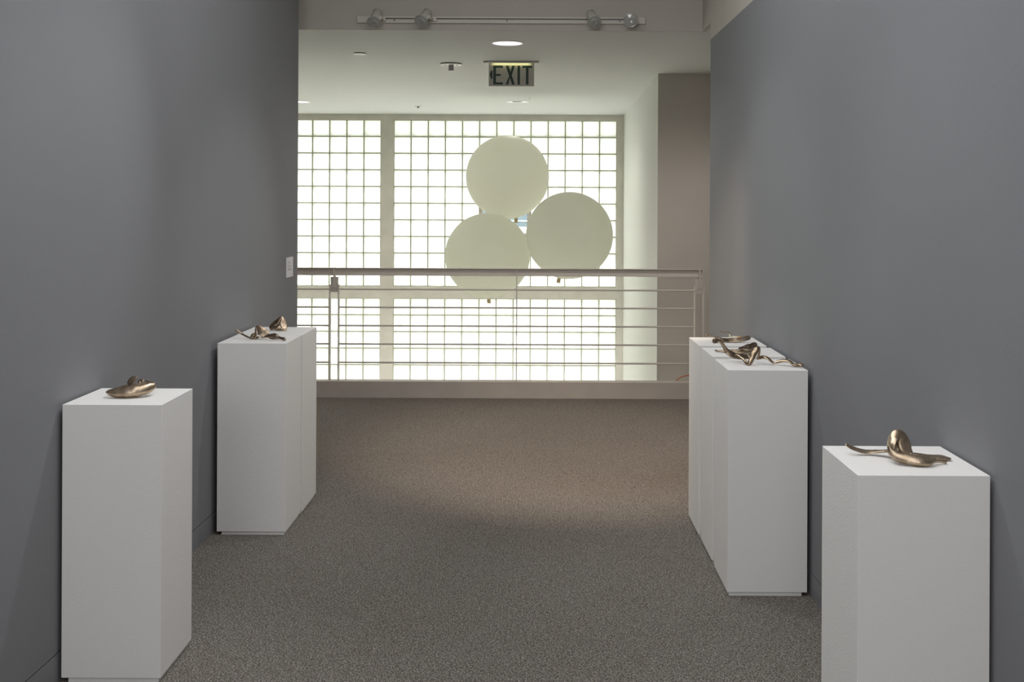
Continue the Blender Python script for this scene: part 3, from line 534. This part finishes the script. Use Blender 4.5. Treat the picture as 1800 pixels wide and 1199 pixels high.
# ------------------------------------------------------------ exit sign
pe = cpt(899, 109); D = pe.y; KE = D/F
t = thing('exit_sign', (P(899, 109, D).x, D, ZC), 'EXIT sign of dark green letters on a pale panel hanging from the ceiling', 'exit sign')
ex = lambda px: (px-899)*KE
ez = lambda py: (109.3-py)*KE
bm = bmesh.new(); box(bm, ex(850.3), ex(947.3), -.06, .06, -.006, 0); obj('canopy', bm, m_white, t, bevel=.001)
bm = bmesh.new(); box(bm, ex(850.5), ex(947.1), -.062, -.06, -.0055, -.0005); obj('canopy_shadow_strip', bm, m_dark, t)  # dark strip that paints the shadow line along the canopy
for a, b in ((850.6, 858.6), (939.4, 947)):
    bm = bmesh.new(); box(bm, ex(a), ex(b), -.05, .012, -.016, -.006); obj('end_block', bm, m_white, t)
def rrect(x0, x1, z0, z1, r, n=5):
    pts = []
    for cx, cz, a0 in ((x1-r, z0+r, -90), (x1-r, z1-r, 0), (x0+r, z1-r, 90), (x0+r, z0+r, 180)):
        for i in range(n+1):
            a = math.radians(a0+90*i/n); pts.append((cx+r*math.cos(a), cz+r*math.sin(a)))
    return pts
bm = bmesh.new(); prism_y(bm, rrect(ex(859.2), ex(938.9), ez(151.8), -.006, .005), 0, .006); obj('panel', bm, m_acryl, t)
bm = bmesh.new(); box(bm, ex(866), ex(932), -.016, -.006, -.0085, -.0062); obj('lamp_strip', bm, m_exitlamp, t)
bm = bmesh.new(); box(bm, ex(862), ex(936), -.030, -.018, -.0125, -.006); obj('lamp_shield', bm, m_white, t)
def letter(name, polys):
    bm = bmesh.new()
    for pl in polys: prism_y(bm, [(ex(a), ez(b)) for a, b in pl], -.0025, -.0003)
    obj(name, bm, m_green, t)
R = lambda a, b, c, d: [(a, b), (c, b), (c, d), (a, d)]
T0, T1 = 115.9, 149.0
letter('letter_e', [R(867.2, T0, 871.9, T1), R(871.9, T0, 884.2, 119.4), R(871.9, 130.4, 880.3, 134.0), R(871.9, 145.3, 884.2, T1)])
letter('letter_x', [[(889, T0), (894, T0), (905.2, T1), (900.2, T1)], [(900.2, T0), (905.2, T0), (894, T1), (889, T1)]][0:1]+[[(900.2, T0), (905.2, T0), (899.8, 132.2), (897.2, 129.0)], [(894.2, 136), (897, 133), (894, T1), (889, T1)]])
letter('letter_i', [R(909.8, T0, 914.2, T1)])
letter('letter_t', [R(918.3, T0, 935.4, 119.6), R(924.6, 119.6, 929.1, T1)])
letter('arrow', [[(860.8, 131.5), (863.6, 124.0), (865.8, 124.6), (865.8, 138.8), (863.6, 139.6)]])

# ------------------------------------------------------------ track lights on the header
KH = HF/F
hx = lambda px: (px-CX)*KH
zt0 = CZ+(CY-36.4)*KH
t = thing('lighting_track', (hx(880), HF, zt0), 'long cream lighting track fixed to the header above the landing', 'lighting track')
a, b = hx(627)-hx(880), hx(1132)-hx(880)
bm = bmesh.new(); h = 5.6*KH
box(bm, a, b, -.010, 0, -h, h); box(bm, a+.17, b, -.022, -.010, h-.010, h); box(bm, a+.17, b, -.022, -.010, -h, -h+.008); box(bm, a, a+.17, -.022, -.010, -h, h); box(bm, b-.05, b, -.022, -.010, -h+.008, h-.010)
obj('channel', bm, m_track, t)
bm = bmesh.new(); box(bm, a+.171, b-.051, -.012, -.0105, .005, .010); obj('slot', bm, m_dark, t)
for px in (692.5, 889.8, 1088):
    bm = bmesh.new(); lathe(bm, [(.0045, 0), (.0045, .004)], Matrix.Translation((hx(px)-hx(880), -.010, -.003)) @ Matrix.Rotation(math.pi/2, 4, 'X'), n=12); obj('screw', bm, m_dark, t)
def head(lpx, lpy, tpx, tpy, back, label, knobside=1):
    yl = HF-.17
    L = P(lpx, lpy, yl); B = P(tpx, tpy, yl+back); ax = (L-B).normalized()
    root = Vector((hx(tpx)+.02*knobside*0, HF-.022, zt0))
    t = thing('track_spotlight', root, label, 'spotlight', 'unlit spotlights on the header track')
    q = ax.to_track_quat('Z', 'Y').to_matrix().to_4x4(); Ml = Matrix.Translation(L-root) @ q
    R0 = .0475; Lh = .125
    bm = bmesh.new(); lathe(bm, [(0, -Lh), (.024, -Lh), (.030, -Lh+.006), (.031, -.045), (.028, -.040)], Ml, n=32); obj('housing', bm, m_lampw, t, smooth=True)
    bm = bmesh.new(); lathe(bm, [(.020, -.050), (.026, -.040), (.040, -.018), (R0, -.004), (R0, 0)], Ml, n=40, cap=False); obj('reflector_bulb', bm, m_lampw, t, smooth=True)
    bm = bmesh.new(); lathe(bm, [(R0, 0), (R0*.93, .003), (R0*.90, .001), (R0*.78, .0035), (R0*.5, .008), (R0*.22, .0095), (R0*.18, .008), (0, .009)], Ml, n=40, cap=False); obj('lens', bm, m_lens, t, smooth=True)
    # knuckle: arm from the track to the housing
    side = q.to_3x3() @ Vector((1, 0, 0))
    if side.x*knobside < 0: side = -side
    J = L-ax*.055+side*.035-root
    bm = bmesh.new(); tube(bm, [(0+.03*knobside, 0, 0), (J.x*.6+.03*knobside*.6, J.y*.5, J.z*.5), tuple(J)], .007, n=8); obj('arm', bm, m_track, t, smooth=True)
    bm = bmesh.new(); lathe(bm, [(.012, -.009), (.012, .009)], Matrix.Translation(J) @ side.to_track_quat('Z', 'Y').to_matrix().to_4x4(), n=16); obj('knuckle', bm, m_white, t)
    bm = bmesh.new(); box(bm, .03*knobside-.022, .03*knobside+.022, -.012, 0.0, -.012, .012); obj('adapter', bm, m_track, t)
head(657, 40.5, 664, 20, .085, 'leftmost spotlight on the track, tilted steeply down')
head(740, 38.0, 753, 19.5, .095, 'second spotlight from the left on the track, turned down and left')
head(1045, 39.5, 1037.5, 22.5, .095, 'third spotlight from the left on the track, turned down and right')
head(1109, 35.5, 1107.5, 32.0, .11, 'rightmost spotlight on the track, facing straight out')

# ------------------------------------------------------------ wall label on the left wall
y0, y1 = 6.70, 6.86
ang = math.atan(0.01735)
zc = CZ-(471.5-CY)*6.78/F+ROLL*0-.0
t = thing('wall_label', (LX(6.78), 6.78, zc), 'small white text card near the far end of the left wall', 'wall label')
t.rotation_euler = (0, 0, -ang)
bm = bmesh.new(); box(bm, 0.0, 0.005, -.08, .08, -.0625, .0625); obj('card', bm, m_card, t)
bm = bmesh.new()
for zz, ln in ((.031, .07), (.020, .02), (.006, .085), (-.008, .065), (-.0155, .105)):
    y = -.058
    while y < -.058+ln:
        w = random.uniform(.006, .014); box(bm, .005, .0054, y, min(y+w, -.058+ln), zz-.0017, zz+.0017); y += w+.003
obj('printed_text', bm, m_ink, t)
